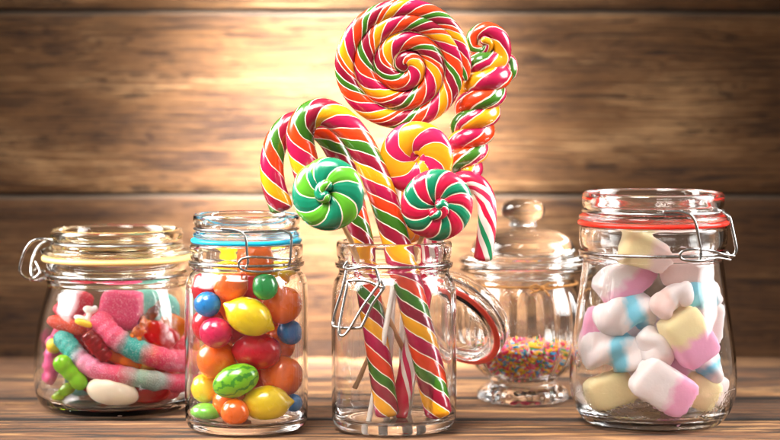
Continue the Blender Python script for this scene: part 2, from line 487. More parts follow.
# wires on the left side
wire('lid_wire', [(circle(cA, 5.48, 13.95), True)], .13, STEEL, jA)
wire('neck_wire', [(circle(cA, 5.92, 11.3), True)], .13, STEEL, jA)
z1 = lambda py, yy: W(0, py, yy).z
pA = [W(54, 240, 9.0), W(42, 239, 8.2), W(33, 241, 7.9), W(26, 249, 7.9), W(21, 262, 8.0), W(20, 271, 8.0), W(24, 277, 8.2), W(33, 280, 8.6), W(40, 279, 9.2), W(46, 276, 9.6)]
pB = [W(60, 241, 12.5), W(47, 241, 12.9), W(38, 247, 12.6), W(33, 258, 12.0), W(31, 270, 11.6), W(33, 277, 11), W(40, 281, 10), W(45, 279, 9.4)]
pC = [W(36, 262, 10.5), W(40, 272, 9.6), W(34, 278, 9.6), W(33, 272, 10.4), W(38, 268, 10.8), W(47, 274, 10.8)]
wire('clasp_lever', [(spline(pA, 8), False)], .12, STEEL, jA)
wire('clasp_bail', [(spline(pB, 8), False)], .11, STEEL, jA)
wire('clasp_hook', [(spline(pC, 8), False)], .11, STEEL, jA)

# --- jar B: chewing gum balls
jB, cB = mk_jar('clip_top_jar', 'slim clip-top glass jar with bright blue seal, full of fruit-shaped gum balls', 246.5, 0)
outer = [(0, .2), (3.4, .2), (3.9, .0), (4.45, .0), (4.78, .45), (4.88, 1.2), (4.9, 6), (4.88, 11.2), (4.72, 12.0), (4.35, 12.45), (4.3, 12.75), (4.6, 12.9), (4.62, 13.15), (4.38, 13.3), (4.42, 13.5), (4.52, 13.8), (4.52, 14.5), (4.42, 14.7)]
inner = [(4.05, 14.7), (3.92, 14.5), (3.9, 13), (4.0, 12.5), (4.4, 11.8), (4.58, 11.0), (4.6, 6), (4.6, 1.2), (4.35, .75), (3.5, .55), (0, .6)]
V, Fc = lathe(cprof(outer, inner), cB); put('jar_body', V, Fc, G_clear, jB)
lidB = [(0, 14.75), (3.3, 14.75), (3.5, 14.4), (3.75, 14.45), (3.8, 15.05), (4.15, 15.1), (4.26, 15.3), (4.22, 15.5), (4.0, 15.7), (3.95, 15.9), (4.15, 16.1), (4.25, 16.4), (4.22, 16.9), (4.05, 17.05), (3.8, 16.95), (3.6, 15.9), (3.2, 15.5), (0, 15.45)]
V, Fc = lathe(chaikin(lidB, 2), cB); put('lid', V, Fc, G_lid, jB)
V, Fc = ring(4.05, 14.9, .74, .36, cB); put('rubber_seal', V, Fc, BLUE_R, jB)
wire('lid_wire', [(circle(cB, 4.12, 15.88), True)], .11, STEEL, jB)
wire('neck_wire', [(circle(cB, 4.52, 13.22), True)], .11, STEEL, jB)
sB = lambda px, py, r=4.75: solve(px, py, cB.x, cB.y, r)
wire('clasp_bail', [(spline([sB(222, 229, 4.2), sB(235, 230, 4.3), sB(243, 233, 4.6), sB(246, 240, 4.8), sB(247, 252, 4.85), sB(248, 263, 4.85), sB(246, 268, 4.8)], 8), False)], .10, STEEL, jB)
wire('clasp_bail', [(spline([sB(278, 230, 4.2), sB(285, 231, 4.5), sB(291, 236, 4.9), sB(291, 248, 5.0), sB(290, 260, 5.0), sB(289, 266, 4.9)], 8), False)], .11, STEEL, jB)
wire('clasp_lever', [(spline([sB(292, 259, 5.0), sB(272, 258, 5.0), sB(252, 257, 5.0), sB(242, 259, 4.95), sB(239, 264, 4.9), sB(243, 270, 4.9), sB(262, 272, 5.0), sB(280, 270, 5.0), sB(294, 267, 4.9)], 8), False)], .10, STEEL, jB)

# --- jar C: lollipops, open
jC, cC = mk_jar('clip_top_jar', 'open clip-top glass jar holding lollipops and candy canes, its lid hanging behind', 394, 0)
outer = [(0, .4), (3.5, .4), (3.95, .0), (4.5, .0), (4.85, .45), (4.96, 1.2), (4.98, 6), (4.97, 10.8), (4.8, 11.7), (4.42, 12.2), (4.36, 12.65), (4.66, 12.8), (4.68, 13.1), (4.42, 13.25), (4.45, 13.5), (4.58, 13.8), (4.62, 14.6), (4.5, 14.88)]
inner = [(4.1, 14.9), (3.98, 14.6), (3.95, 13), (4.05, 12.4), (4.5, 11.6), (4.66, 10.8), (4.68, 6), (4.66, 1.3), (4.35, .85), (3.5, .7), (0, .75)]
V, Fc = lathe(cprof(outer, inner), cC); put('jar_body', V, Fc, G_clear, jC)
nrm = Vector((-.5, -.64, -.58)).normalized()
Ml = Vector((0, 0, 1)).rotation_difference(nrm).to_matrix()
cl = W(453, 325, 8.0)
lidC = [(0, -.1), (3.3, -.1), (3.5, .3), (3.75, .3), (3.85, -.25), (4.4, -.35), (4.5, -.6), (4.3, -.8), (4.15, -1.0), (4.3, -1.2), (4.4, -1.6), (4.25, -2.0), (3.9, -1.95), (3.7, -.9), (3.2, -.75), (0, -.7)][::-1]
V, Fc = lathe(chaikin([(r, z) for r, z in lidC], 2), cl, M=Ml); lc = put('lid', V, Fc, G_lid, jC)
V, Fc = ring(4.1, -.08, .55, .26, cl, M=Ml); put('rubber_seal', V, Fc, CORAL_R, jC)
rg = [Ml @ Vector((4.32*math.cos(2*PI*i/72), 4.32*math.sin(2*PI*i/72), -1.0)) + cl for i in range(72)]
wire('lid_wire', [(rg, True)], .11, STEEL, jC)
wire('neck_wire', [(circle(cC, 4.58, 13.12), True)], .11, STEEL, jC)
hb = [Vector((cC.x+2.2, cC.y+4.2, 13.1)), Vector((cC.x+2.6, cC.y+5.4, 13.0)), Vector((cC.x+2.8, cC.y+6.2, 12.2)), Ml @ Vector((-1.4, 4.1, -1.0)) + cl]
wire('hinge_wire', [(spline(hb, 8), False)], .11, STEEL, jC)
sC = lambda px, py, r=4.8: solve(px, py, cC.x, cC.y, r)
wire('clasp_bail', [(spline([sC(341, 263, 4.7), sC(345, 266, 4.9), sC(346, 272, 5.1), sC(342, 290, 5.5), sC(336, 309, 5.9), sC(333, 322, 6.1), sC(336, 327, 6.2), sC(358, 328, 6.0), sC(363, 324, 5.9), sC(372, 305, 5.5), sC(383, 289, 5.2), sC(383, 284, 5.1), sC(379, 280, 5.1)], 8), False)], .12, STEEL, jC)
wire('clasp_lever', [(spline([sC(347, 262, 4.9), sC(344, 268, 5.1), sC(350, 269, 5.2), sC(364, 267, 5.2), sC(374, 268, 5.2), sC(377, 273, 5.2), sC(379, 283, 5.3), sC(374, 291, 5.4), sC(362, 308, 5.9), sC(349, 330, 6.3), sC(342, 336, 6.5), sC(339, 331, 6.5), sC(342, 311, 6.1), sC(347, 287, 5.6), sC(349, 281, 5.4), sC(366, 281, 5.3), sC(381, 287, 5.3)], 8), False)], .11, STEEL, jC)

# --- jar D: marshmallows (right)
jD, cD = mk_jar('clip_top_jar', 'bulging clip-top glass jar with red seal, full of pastel marshmallows', 653, 3)
outer = [(0, .45), (4.2, .45), (4.7, .0), (5.4, .0), (5.75, .35), (6.3, 1.1), (6.65, 2.2), (6.76, 3.4), (6.65, 5.5), (6.3, 8.2), (5.95, 10.6), (5.75, 12.2), (5.65, 12.9), (5.7, 13.2), (5.95, 13.35), (5.98, 13.7), (5.7, 13.85), (5.8, 14.1), (5.95, 14.5), (5.98, 15.6), (5.85, 15.9)]
inner = [(5.4, 15.9), (5.32, 15.6), (5.32, 13.6), (5.42, 12.4), (5.72, 10.6), (6.09, 8.2), (6.44, 5.5), (6.54, 3.5), (6.4, 2.1), (5.9, 1.1), (5.0, .75), (0, .75)]
V, Fc = lathe(cprof(outer, inner), cD); put('jar_body', V, Fc, G_stip, jD)
lidD = [(0, 15.9), (4.7, 15.9), (4.95, 15.5), (5.15, 15.6), (5.2, 16.25), (5.9, 16.3), (6.02, 16.5), (5.95, 16.75), (5.5, 16.9), (5.4, 17.1), (5.6, 17.3), (5.75, 17.6), (5.72, 18.3), (5.55, 18.6), (5.3, 18.55), (5.1, 17.4), (4.6, 16.8), (0, 16.7)]
V, Fc = lathe(chaikin(lidD, 2), cD); put('lid', V, Fc, G_lid, jD)
V, Fc = ring(5.66, 16.1, .84, .38, cD); put('rubber_seal', V, Fc, RED_R, jD)
wire('lid_wire', [(circle(cD, 5.62, 17.08), True)], .13, STEEL, jD)
wire('neck_wire', [(circle(cD, 5.9, 13.82), True)], .13, STEEL, jD)
sD = lambda px, py, r=6.1: solve(px, py, cD.x, cD.y, r)
wire('clasp_bail', [(spline([sD(664, 212, 5.75), sD(680, 212, 5.8), sD(691, 216, 6.1), sD(696, 225, 6.25), sD(699, 240, 6.3), sD(701, 252, 6.3), sD(699, 260, 6.25), sD(692, 261, 6.2)], 8), False)], .125, STEEL, jD)
wire('clasp_bail', [(spline([sD(712, 209, 5.8)+Vector((0, 1, 0)), W(722, 212, .5), W(729, 217, .0), W(732, 228, -.2), W(735, 242, -.3), W(736, 251, -.3), W(731, 257, -.4), W(727, 253, -.5)], 8), False)], .14, STEEL, jD)
wire('clasp_lever', [(spline([W(734, 256, -.6), W(722, 254, -1.6), sD(712, 251, 6.3), sD(695, 249, 6.3), sD(683, 251, 6.25), sD(680, 256, 6.2), sD(684, 260, 6.2), sD(700, 261, 6.3), sD(716, 258, 6.3), W(730, 260, -.8)], 8), False)], .11, STEEL, jD)

# --- jar E: footed sprinkles jar
jE, cE = mk_jar('footed_candy_jar', 'fluted footed glass jar with knobbed dome lid, part filled with sprinkles', 523, 15)
outer = [(0, .5), (2.6, .45), (3.2, .0), (3.75, .0), (3.95, .5), (3.75, 1.0), (3.0, 1.35), (2.75, 1.65), (3.2, 2.05), (4.2, 2.9), (5.05, 4.4), (5.45, 6.4), (5.3, 8.3), (4.85, 9.6), (4.4, 10.3), (4.4, 10.8), (5.0, 11.0), (5.45, 11.2), (5.45, 11.5), (5.1, 11.65)]
inner = [(4.4, 11.65), (4.15, 11.3), (4.05, 10.4), (4.4, 9.6), (4.85, 8.2), (5.0, 6.5), (4.65, 4.8), (3.85, 3.25), (2.9, 2.3), (1.5, 1.9), (0, 1.8)]
def flute(r, z, a, f):
    if f < .62 and 1.9 < z < 10.0 and r > 2.7:
        w = min(1, (z-1.9)/1.5)*min(1, (10-z)/1.2)
        return r*(1+.018*w*(abs(math.cos(a*11))*1.6-.9))
    if f < .3 and .1 < z < 1.2 and r > 3: return r*(1+.012*math.cos(a*22))
    return r
V, Fc = lathe(cprof(outer, inner), cE, seg=264, mod=flute); put('jar_body', V, Fc, G_clear, jE)
lidE = [(0, 12.75), (3.6, 12.7), (4.0, 11.9), (3.95, 11.2), (4.05, 11.15), (4.1, 11.75), (5.35, 11.8), (5.55, 12.0), (5.5, 12.3), (4.9, 12.45), (4.5, 12.8), (4.35, 13.5), (3.9, 14.1), (3.0, 14.55), (1.8, 14.85), (1.2, 15.1), (1.1, 15.4), (1.75, 15.75), (1.95, 16.3), (1.8, 16.9), (1.2, 17.3), (0, 17.4)]
kn = lidE[-7:]
V, Fc = lathe(chaikin([(0, 12.75), (3.4, 12.7), (3.9, 12.2), (3.95, 11.3), (4.08, 11.25), (4.1, 11.75), (5.35, 11.8), (5.55, 12.0), (5.5, 12.3), (4.9, 12.45), (4.5, 12.8), (4.35, 13.5), (3.9, 14.1), (3.0, 14.55), (1.8, 14.8), (0, 14.85)], 2), cE); le = put('lid', V, Fc, G_lid, jE)
V, Fc = lathe(chaikin([(0, 14.9), (1.3, 14.9), (1.1, 15.3), (1.2, 15.5), (1.75, 15.75), (1.95, 16.3), (1.8, 16.95), (1.2, 17.3), (0, 17.4)], 2), cE, seg=48); put('knob', V, Fc, G_lid, le)
# twine round its neck with a small bow
TW = plain('jute_twine', lin('#a9743a'), .9, var=.3)
tw = circle(cE, 4.66, 10.15, 90)
tw = [p + Vector((0, 0, .06*noise.noise(p*.8))) for p in tw]
e = lambda px, py, r=4.95: solve(px, py, cE.x, cE.y, r)
bow = [[e(541, 287), e(548, 284), e(556, 283), e(557, 287), e(549, 289), e(541, 288)], [e(543, 288), e(536, 285, 5.1), e(530, 288, 5.1), e(536, 291, 5.1), e(543, 288)], [e(542, 288), e(546, 292, 5.2), e(549, 296, 5.25)], [e(542, 288), e(537, 291, 5.15), e(531, 293, 5.2)]]
fuz = lambda a, l: 1+.22*math.cos(a*2+l*9)
ps = [tube(tw, .09, 8, closed=True, shape=fuz)[:2]] + [tube(spline(b, 6), .075, 8, shape=fuz)[:2] for b in bow] + [ball(e(542, 288, 5.0), .22, bump=.1)]
V, Fc = join(*ps); tag(put('twine', V, Fc, TW), 'thin jute twine tied in a bow round the neck of the footed jar', 'twine')
# sprinkles
SPC = [lin('#e01a60'), lin('#f2b400'), lin('#2f9f2f'), lin('#1590c8'), lin('#f0e6d8'), lin('#d01018'), lin('#f06a98')]
SPM = [candy('sprinkle_sugar', c, .45, 0, .1, .02) for c in SPC]
def rin(z):                                            # inner radius of the footed jar
    t = [(1.9, 1.2), (2.3, 2.6), (3.3, 3.65), (4.9, 4.5), (6.6, 4.8)]
    for (a, ra), (b, rb) in zip(t, t[1:]):
        if z <= b: return ra+(rb-ra)*(z-a)/(b-a)
    return 4.6
V, Fc, FM = [], [], []
def rod(p, d, L, r, mi):
    d = d.normalized(); s = d.orthogonal().normalized(); b = d.cross(s); o = len(V); sg = 6
    for (q, rr) in ((-L/2, .45), (-L/2+r*.5, 1), (L/2-r*.5, 1), (L/2, .45)):
        for j in range(sg):
            a = 2*PI*j/sg; V.append(p + d*q + (s*math.cos(a)+b*math.sin(a))*r*rr)
    for i in range(3):
        for j in range(sg):
            k = (j+1) % sg; Fc.append((o+i*sg+j, o+i*sg+k, o+(i+1)*sg+k, o+(i+1)*sg+j)); FM.append(mi)
    Fc.append(tuple(o+j for j in range(sg))[::-1]); FM.append(mi); Fc.append(tuple(o+3*sg+j for j in range(sg))); FM.append(mi)
TOPZ = 4.65
for i in range(2700):
    if i < 1900:
        z = 2.2 + (TOPZ-2.2)*R.random()**.8; a = R.uniform(0, 2*PI); rr = rin(z)-.16-R.random()*.3
    else:
        z = TOPZ + R.uniform(-.12, .12); a = R.uniform(0, 2*PI); rr = (rin(z)-.2)*math.sqrt(R.random()); z += .25*noise.noise(Vector((rr*math.cos(a), rr*math.sin(a), 0))*.6)
    p = Vector((cE.x+rr*math.cos(a), cE.y+rr*math.sin(a), z))
    rod(p, Vector((R.gauss(0, 1), R.gauss(0, 1), R.gauss(0, .7))), R.uniform(.34, .55), .098, R.choice([0, 0, 1, 1, 2, 3, 3, 4, 5, 6, 1]))
# inside of the heap
o = len(V); core, cf = lathe([(0, 2.0), (2.2, 2.4), (3.2, 3.3), (4.0, 4.4), (4.0, TOPZ-.25), (0, TOPZ-.2)], cE, 48)
V += core; Fc += [tuple(i+o for i in f) for f in cf]; FM += [0]*len(cf)
s = put('sugar_sprinkles', V, Fc, SPM, fmat=FM); s['kind'] = 'stuff'; tag(s, 'heap of multicoloured sugar sprinkles in the footed glass jar', 'sprinkles')

# ------------------------------------------------------------------ lollipops and canes in jar C
GL, GC = 'round swirl lollipops in the open jar', 'candy canes in the open jar'
def cane(label, pts, r, mat, n=14):
    path = spline([W(*p) for p in pts], n)
    V, Fc, UV = tube(path, r, 32, cap=.45)
    return tag(put('candy_cane', V, Fc, mat, uvs=UV), label, 'candy cane', GC)
cane('thick rainbow candy cane at the front, its hook arching over the thinner cane',
     [(438, 412, -2.9), (424, 350, -2.6), (409, 290, -2.3), (396, 241, -2.1), (384, 200, -1.9), (371, 166, -1.75), (357, 139, -1.6), (341, 121, -1.5), (322, 112, -1.4), (306, 119, -1.4), (300, 137, -1.3), (304, 160, -1.3), (309, 178, -1.3)], 1.12, M_cane)
cane('rainbow candy cane behind, with its hook end dangling left over the blue-sealed jar',
     [(387, 413, -2.5), (378, 350, -1.6), (370, 300, -.8), (363, 250, .0), (358, 225, .4), (350, 190, .9), (341, 160, 1.1), (328, 137, 1.2), (311, 124, 1.2), (292, 124, 1.1), (278, 139, 1.0), (272, 162, .9), (274, 186, .8), (281, 207, .8)], .96, M_cane)
cane('small red, white and green candy cane hooked out over the right of the rim',
     [(398, 416, -1.0), (415, 335, -.2), (433, 241, .4), (441, 205, .5), (450, 188, .5), (464, 180, .4), (478, 185, .2), (486, 200, .1), (487, 222, .0), (485, 244, .0), (483, 257, .0)], .76, M_mint)

def lolly(label, px, py, y, Rpx, rope, turns, mat, stick, smat, a0=0, tilt=(0, 0), flat=1.0, inner=None, srad=.2, dirn=1, sy=1.0):
    k = K(y); Rc, rp = Rpx*k, rope*k
    c = W(px, py, y)
    n = int(turns*56)
    pts, rad = [], []
    for i in range(n+1):
        f = i/n; th = 2*PI*turns*f
        if inner is None:
            rho = (Rc-rp) * min(1, f*1.0/(1-.55/turns)) if f > .12 else (Rc-rp)*f/(1-.55/turns); rr = rp*(1 if f > .12 else .75+.25*f/.12)
            if f > .93: rr *= 1 - .35*((f-.93)/.07)**1.5; rho -= 0
        else:
            g = min(1, f*turns/(turns-1.0)); g = g**.75; rho = (Rc-rp)*g; rr = rp*(inner+(1-inner)*g)*(1-.25*max(0, (f-.92)/.08)**2)
        a = math.radians(a0) + dirn*th
        pts.append(Vector((rho*math.cos(a), 0, rho*math.sin(a)))); rad.append(rr)
    V, Fc, UV = tube(pts, rad, 26, cap=.6)
    Mt = rot(tilt[0], 0, tilt[1])
    V = [Mt @ Vector((v.x, v.y*flat, v.z*sy)) + c for v in V]
    if inner is not None:                              # the rope's inner end tucked over the middle
        hub = [Vector((Rc*.26*math.cos(math.radians(a0+120+q*30)) * (1-q*.13), -rp*(.46+.02*q), Rc*.26*math.sin(math.radians(a0+120+q*30)) * (1-q*.13))) for q in range(7)]
        V2, F2, UV2 = tube(spline(hub, 5), rp*.36, 22, cap=.8)
    e0 = W(*stick)
    top = c + (e0-c).normalized()*Rc*(.93 if inner is None else .8)
    root = thing('lollipop', label, 'lollipop', e0, GL)
    put('swirl_head', V, Fc, mat, root, uvs=UV)
    if inner is not None and inner < .35: put('swirl_centre', [Mt @ v + c for v in V2], F2, mat, root, uvs=UV2)
    V, Fc, UV = tube([top, (top+e0)/2, e0], srad, 14, cap=.2)
    put('stick', V, Fc, smat, root)
    return root
lolly('largest rainbow swirl lollipop, standing tallest above the open jar', 404.5, 66, .9, 70, 9.8, 3.6, M_big, (386, 424, -.5), STICK_W, a0=205, tilt=(3, 4), flat=.75, dirn=-1, srad=.27, sy=.965)
lolly('yellow and pink swirl lollipop tucked below the largest one', 416.5, 158, -1.5, 37, 17, 1.75, M_pinky, (368, 428, -2.4), STICK_W, a0=200, tilt=(0, -6), flat=.55, inner=.4, srad=.22, dirn=-1)
lolly('pink and teal striped swirl lollipop at the right of the rim', 437, 205, -2.6, 36.5, 17, 1.7, M_redgr, (354, 388, 3.0), STICK_T, a0=120, tilt=(5, 8), flat=.62, inner=.3, dirn=-1)
lolly('teal and lime green swirl lollipop leaning left over the rim', 328, 194, -3.6, 37, 18, 1.6, M_green, (432, 408, 1.9), STICK_T, a0=-40, tilt=(0, -10), flat=.62, inner=.3, dirn=-1)
lolly('orange swirl lollipop half hidden behind the pink and teal one', 405, 214, 2.9, 30, 14, 1.7, M_orgs, (400, 425, 3.1), STICK_W, a0=10, flat=.7, inner=.35, dirn=-1)

# twisted pop
tp = thing('twisted_lollipop', 'rainbow lollipop of two thick twisted ropes curled over at the top', 'lollipop', W(408, 422, 2.2))
ax0, ax1 = W(461, 172, 2.6), W(489, 66, 3.0)
axd = (ax1-ax0); L = axd.length; axn = axd.normalized()
sx = axn.cross(Vector((0, 1, 0))).normalized(); sy_ = axn.cross(sx)
for q in (0, 1):
    pts, rad = [], []
    n = 90
    for i in range(n+1):
        f = i/n; a = 2*PI*(2.8*f)*1 + PI*q + 2.2
        hr = K(2.6)*(10.5+2.5*f); rad.append(K(2.6)*(10.4+2.4*f))
        pts.append(ax0 + axd*f + (sx*math.cos(a)+sy_*math.sin(a))*hr)
    if q == 0:                                        # this rope runs on into the little curl
        tail = [pts[-1], W(499, 58, 2.8), W(500, 40, 2.6), W(488, 30, 2.5), W(474, 35, 2.4), W(473, 47, 2.3), W(483, 51, 2.2), W(489, 44, 2.1), W(484, 40, 2.0)]
        tl = spline(tail, 10)[1:]
        r0 = rad[-1]
        for i, p in enumerate(tl): pts.append(p); rad.append(K(2.6)*max(5.0, 12.0-10.5*i/len(tl)))
    else:
        tail = [pts[-1], W(507, 72, 3.4), W(508, 62, 3.6), W(498, 57, 3.6), W(484, 62, 3.2)]
        tl = spline(tail, 8)[1:]
        for i, p in enumerate(tl): pts.append(p); rad.append(rad[-1]*.975)
    V, Fc, UV = tube(pts, rad, 28, cap=.7)
    put('rope', V, Fc, M_twist, tp, uvs=UV)
V, Fc, UV = tube([ax0+axd*.05, W(433, 241, 2.0), W(408, 421, 2.2)], .2, 14, cap=.2)
put('stick', V, Fc, STICK_W, tp)

# ------------------------------------------------------------------ keeping sweets inside their jars
def prof_r(tab):
    def f(z):
        if z <= tab[0][0]: return tab[0][1]
        for (a, ra), (b, rb) in zip(tab, tab[1:]):
            if z <= b: return ra+(rb-ra)*(z-a)/(b-a)
        return tab[-1][1]
    return f
def fit(label_jar, c, rf, zf):
    """move (or slightly shrink) each sweet of a jar until it lies inside the glass"""
    for o in [o for o in C.objects if o.get('group') == label_jar]:
        for k in range(60):
            M = o.matrix_basis; worst = 0; wv = None; zmin = 99
            for v in o.data.vertices:
                q = (M @ v.co)/S; dx, dy = q.x-c.x, q.y-c.y
                e = math.hypot(dx, dy) - rf(q.z) + .07
                if e > worst: worst, wv = e, Vector((dx, dy, 0))
                zmin = min(zmin, q.z)
            dz = max(0, zf-zmin)
            if worst < .01 and dz < .01: break
            mv = Vector((0, 0, dz))
            if wv is not None:
                n = wv.normalized()
                if abs(n.y) > .4 and k < 18: mv.y -= worst*.7/n.y
                else: mv -= n*worst*.8
            o.location = o.location + mv*S
            if k in (20, 30, 40, 50): o.scale = [x*.94 for x in o.scale]; bpy.context.view_layer.update()
            bpy.context.view_layer.update() if False else None
# ------------------------------------------------------------------ gum balls in jar B
def relax(items, c, rfun, zf, it=220, wy=(.12, 1, .12)):
    for k in range(it):
        for i, a in enumerate(items):
            for b in items[i+1:]:
                d = b['p']-a['p']; L = d.length or .01; o = (a['r']+b['r'])*.97-L
                if o > 0:
                    n = d/L; 
                    if abs(n.y) < .25: n.y = math.copysign(.25, n.y if abs(n.y) > 1e-3 else b['s']-a['s']+.01)
                    mv = Vector((n.x*wy[0], n.y*wy[1], n.z*wy[2]))*o*.5
                    b['p'] += mv; a['p'] -= mv
        for a in items:
            q = a['p']; r = math.hypot(q.x-c.x, q.y-c.y); m = rfun(q.z)-a['r']-.06
            if r > m and m > 0:
                x = q.x-c.x; x = max(-m, min(m, x)); 
                yl = math.sqrt(max(0, m*m-x*x))
                q.x = c.x+x; q.y = c.y+max(-yl, min(yl, q.y-c.y))
            if q.z < zf+a['r']: q.z = zf+a['r']
    return items
CY, CO, CR, CM, CB, CG, CL = '#ffd40c', '#fb6a0c', '#cc0a24', '#d2104c', '#0d7ec8', '#149a42', '#74cc40'
matc = {}
def cm(h, nm):
    if h not in matc: matc[h] = candy(nm, lin(h), .24, .0, .55, .04, .05)
    return matc[h]
def watermelon():
    t = NT('striped_green_gum'); ob = t.obj()
    x, y_, z = t.sep(ob)
    a = t.math('ARCTAN2', z, y_)
    n = t.noise(ob, 160, 3)
    s = t.math('SINE', t.math('MULTIPLY_ADD', a, 9.0, t.math('MULTIPLY', n, 11.0)))
    col = t.ramp(s, [(.1, lin('#7cc41e')), (.8, lin('#3c9420'))])
    t.bsdf(Base_Color=col, Roughness=.25, Coat_Weight=.5); return t.m
M_mel = watermelon()
GB = 'gum balls in the blue-sealed jar'
def lemonprof(L, r):
    return [(0, -L), (r*.16, -L*.97), (r*.3, -L*.88), (r*.62, -L*.7), (r*.88, -L*.42), (r, 0), (r*.88, L*.42), (r*.62, L*.7), (r*.3, L*.88), (r*.16, L*.97), (0, L)]
# kind, px, py, radius px (long), short, tilt deg, colour, depth, label
gum = [
 ('lemon', 246, 319, 27, 17.5, -27, CY, -3.0, 'yellow lemon gum lying tilted, below the small green ball'),
 ('ball', 256.5, 297, 12.5, 0, 0, CG, -3.0, 'small dark green gum ball resting on the upper yellow lemon'),
 ('ball', 210.5, 309, 12.5, 0, 0, CB, -2.6, 'small blue gum ball at the left end of the upper lemon'),
 ('ball', 217, 335, 15.5, 0, 0, CM, -2.5, 'magenta gum ball just below the left blue ball'),
 ('egg', 249, 358, 24, 18, -4, CR, -2.7, 'crimson egg-shaped gum in the middle of the jar'),
 ('ball', 281, 344, 12.5, 0, 0, CB, -2.4, 'small blue gum ball to the right of the crimson egg'),
 ('ball', 284, 312, 19, 0, 0, CO, -1.2, 'orange gum ball against the right side above the blue ball'),
 ('ball', 292, 343, 17, 0, 0, CO, .6, 'orange gum ball tucked behind the right blue ball'),
 ('ball', 284, 374, 20, 0, 0, CO, -1.7, 'large orange gum ball directly above the lower lemon'),
 ('ball', 211, 366, 19.5, 0, 0, CO, -2.0, 'large orange gum ball left of the crimson egg'),
 ('melon', 240, 389, 22.5, 15.5, -8, None, -2.9, 'striped green watermelon gum below the crimson egg'),
 ('ball', 210, 396, 17, 0, 0, CO, -1.6, 'orange gum ball above the flat light green gum'),
 ('bean', 211, 415, 14.5, 9, 3, CL, -2.8, 'flat light green gum on the jar bottom'),
 ('ball', 238, 412, 13.2, 0, 0, CO, -3.3, 'small orange gum ball on the jar bottom beside the lower lemon'),
 ('lemon', 274, 405, 26, 17, 4, CY, -3.0, 'yellow lemon gum lying level on the jar bottom'),
 ('ball', 297, 402, 9, 0, 0, CB, -.5, 'tiny blue gum ball at the right end of the lower lemon'),
 ('ball', 199, 332, 17, 0, 0, CR, -.2, 'crimson gum ball behind the magenta one at the left side'),
 ('ball', 232, 289, 16, 0, 0, CO, -2.0, 'orange gum ball left of the small dark green ball'),
 ('lemon', 290, 287, 19, 14, -15, CY, -.8, 'yellow lemon gum under the neck at the right'),
 ('ball', 206, 290, 15, 0, 0, CR, -1.2, 'red gum ball under the neck at the left'),
 ('ball', 262, 270, 17.5, 0, 0, CO, -1.0, 'orange gum ball filling the jar neck beside the clasp'),
 ('lemon', 226, 268, 17, 12.5, 10, CY, -.5, 'yellow lemon gum in the jar neck left of the clasp'),
 ('ball', 247, 336, 17, 0, 0, CR, 1.2, 'red gum ball behind the middle of the jar, below the upper lemon'),
 ('ball', 228, 310, 17, 0, 0, CO, 1.8, 'orange gum ball at the back behind the left blue ball'),
 ('ball', 262, 318, 18, 0, 0, CO, 2.2, 'orange gum ball at the back behind the upper lemon'),
 ('ball', 230, 352, 18, 0, 0, CY, 2.2, 'yellow gum ball at the back behind the magenta ball'),
 ('ball', 262, 380, 18, 0, 0, CR, 1.6, 'red gum ball at the back above the lower lemon'),
 ('ball', 236, 402, 15, 0, 0, CO, 1.5, 'orange gum ball at the back behind the striped green gum'),
 ('ball', 250, 286, 14, 0, 0, CR, 1.8, 'red gum ball at the back behind the dark green ball'),
 ('ball', 206, 384, 14, 0, 0, CY, 1.5, 'yellow gum ball at the back between the left orange balls'),
]
def rB(z): return 4.56 if z < 11.2 else (4.56-(z-11.2)*.45 if z < 12.6 else 3.88)
items = []
for i, g in enumerate(gum):
    k = K(g[7]); g = g[:3] + (g[3]*1.06, g[4]*1.06) + g[5:]; gum[i] = g; r = g[3]*k if not g[4] else (g[3]*.35+g[4]*.65)*k
    items.append(dict(p=W(g[1], g[2], g[7]), r=r if g[0] != 'bean' else g[4]*k*1.05, s=g[7], g=g, k=k))
relax(items, cB, rB, .62)
for i, it in enumerate(items):
    kd, px, py, a, b, tilt, col, y, lab = it['g']; k = it['k']; p = it['p']
    if kd == 'ball':
        q = rot(R.uniform(0, 90), R.uniform(0, 90), 0)
        V, Fc = ball(p, a*k, a*k*R.uniform(.93, 1), a*k*R.uniform(.95, 1), M=q, nu=40, nv=26, bump=.05, fr=.7, seed=i); m = cm(col, 'sugar_shell')
    elif kd in ('lemon',):
        V, Fc = ball((0, 0, 0), 1, nu=48, nv=40)
        q = rot(0, 90 - tilt, R.uniform(-12, 12)); L_, r_ = a*k, b*k
        V = [q @ (Vector((v.x*r_, v.y*r_, L_*(.84*v.z + .16*math.copysign(abs(v.z)**40, v.z)))) * (1+.02*noise.noise(v*1.5+Vector((i*2.3, 0, 0))))) + p for v in V]; m = cm(col, 'sugar_shell')
    elif kd == 'egg':
        V, Fc = lathe(chaikin([(0, -a*k), (b*k*.55, -a*k*.9), (b*k*.95, -a*k*.45), (b*k, .08*a*k), (b*k*.8, a*k*.55), (b*k*.42, a*k*.88), (0, a*k)], 2), (0, 0, 0), 36)
        V = [rot(0, -90-tilt, 8) @ v + p for v in V]; m = cm(col, 'sugar_shell')
    elif kd == 'bean':
        V, Fc = ball(p, a*k, a*k*.9, b*k, M=rot(0, 3, 0), nu=36, nv=20, bump=.03); m = cm(col, 'sugar_shell')
    else:
        V, Fc = ball((0, 0, 0), a*k, b*k, b*k, nu=36, nv=22, bump=.04)
        o = put('gum_ball', V, Fc, M_mel, origin=Vector((0, 0, 0))); o.location = p*S; o.rotation_euler = (0, math.radians(-tilt*-1-16), 0)
        tag(o, lab, 'gum ball', GB); continue
    nm = {'ball': 'gum_ball', 'lemon': 'lemon_gum', 'egg': 'gum_ball', 'bean': 'gum_ball'}[kd]
    tag(put(nm, V, Fc, m, origin=p), lab, 'lemon gum' if kd == 'lemon' else 'gum ball', GB)

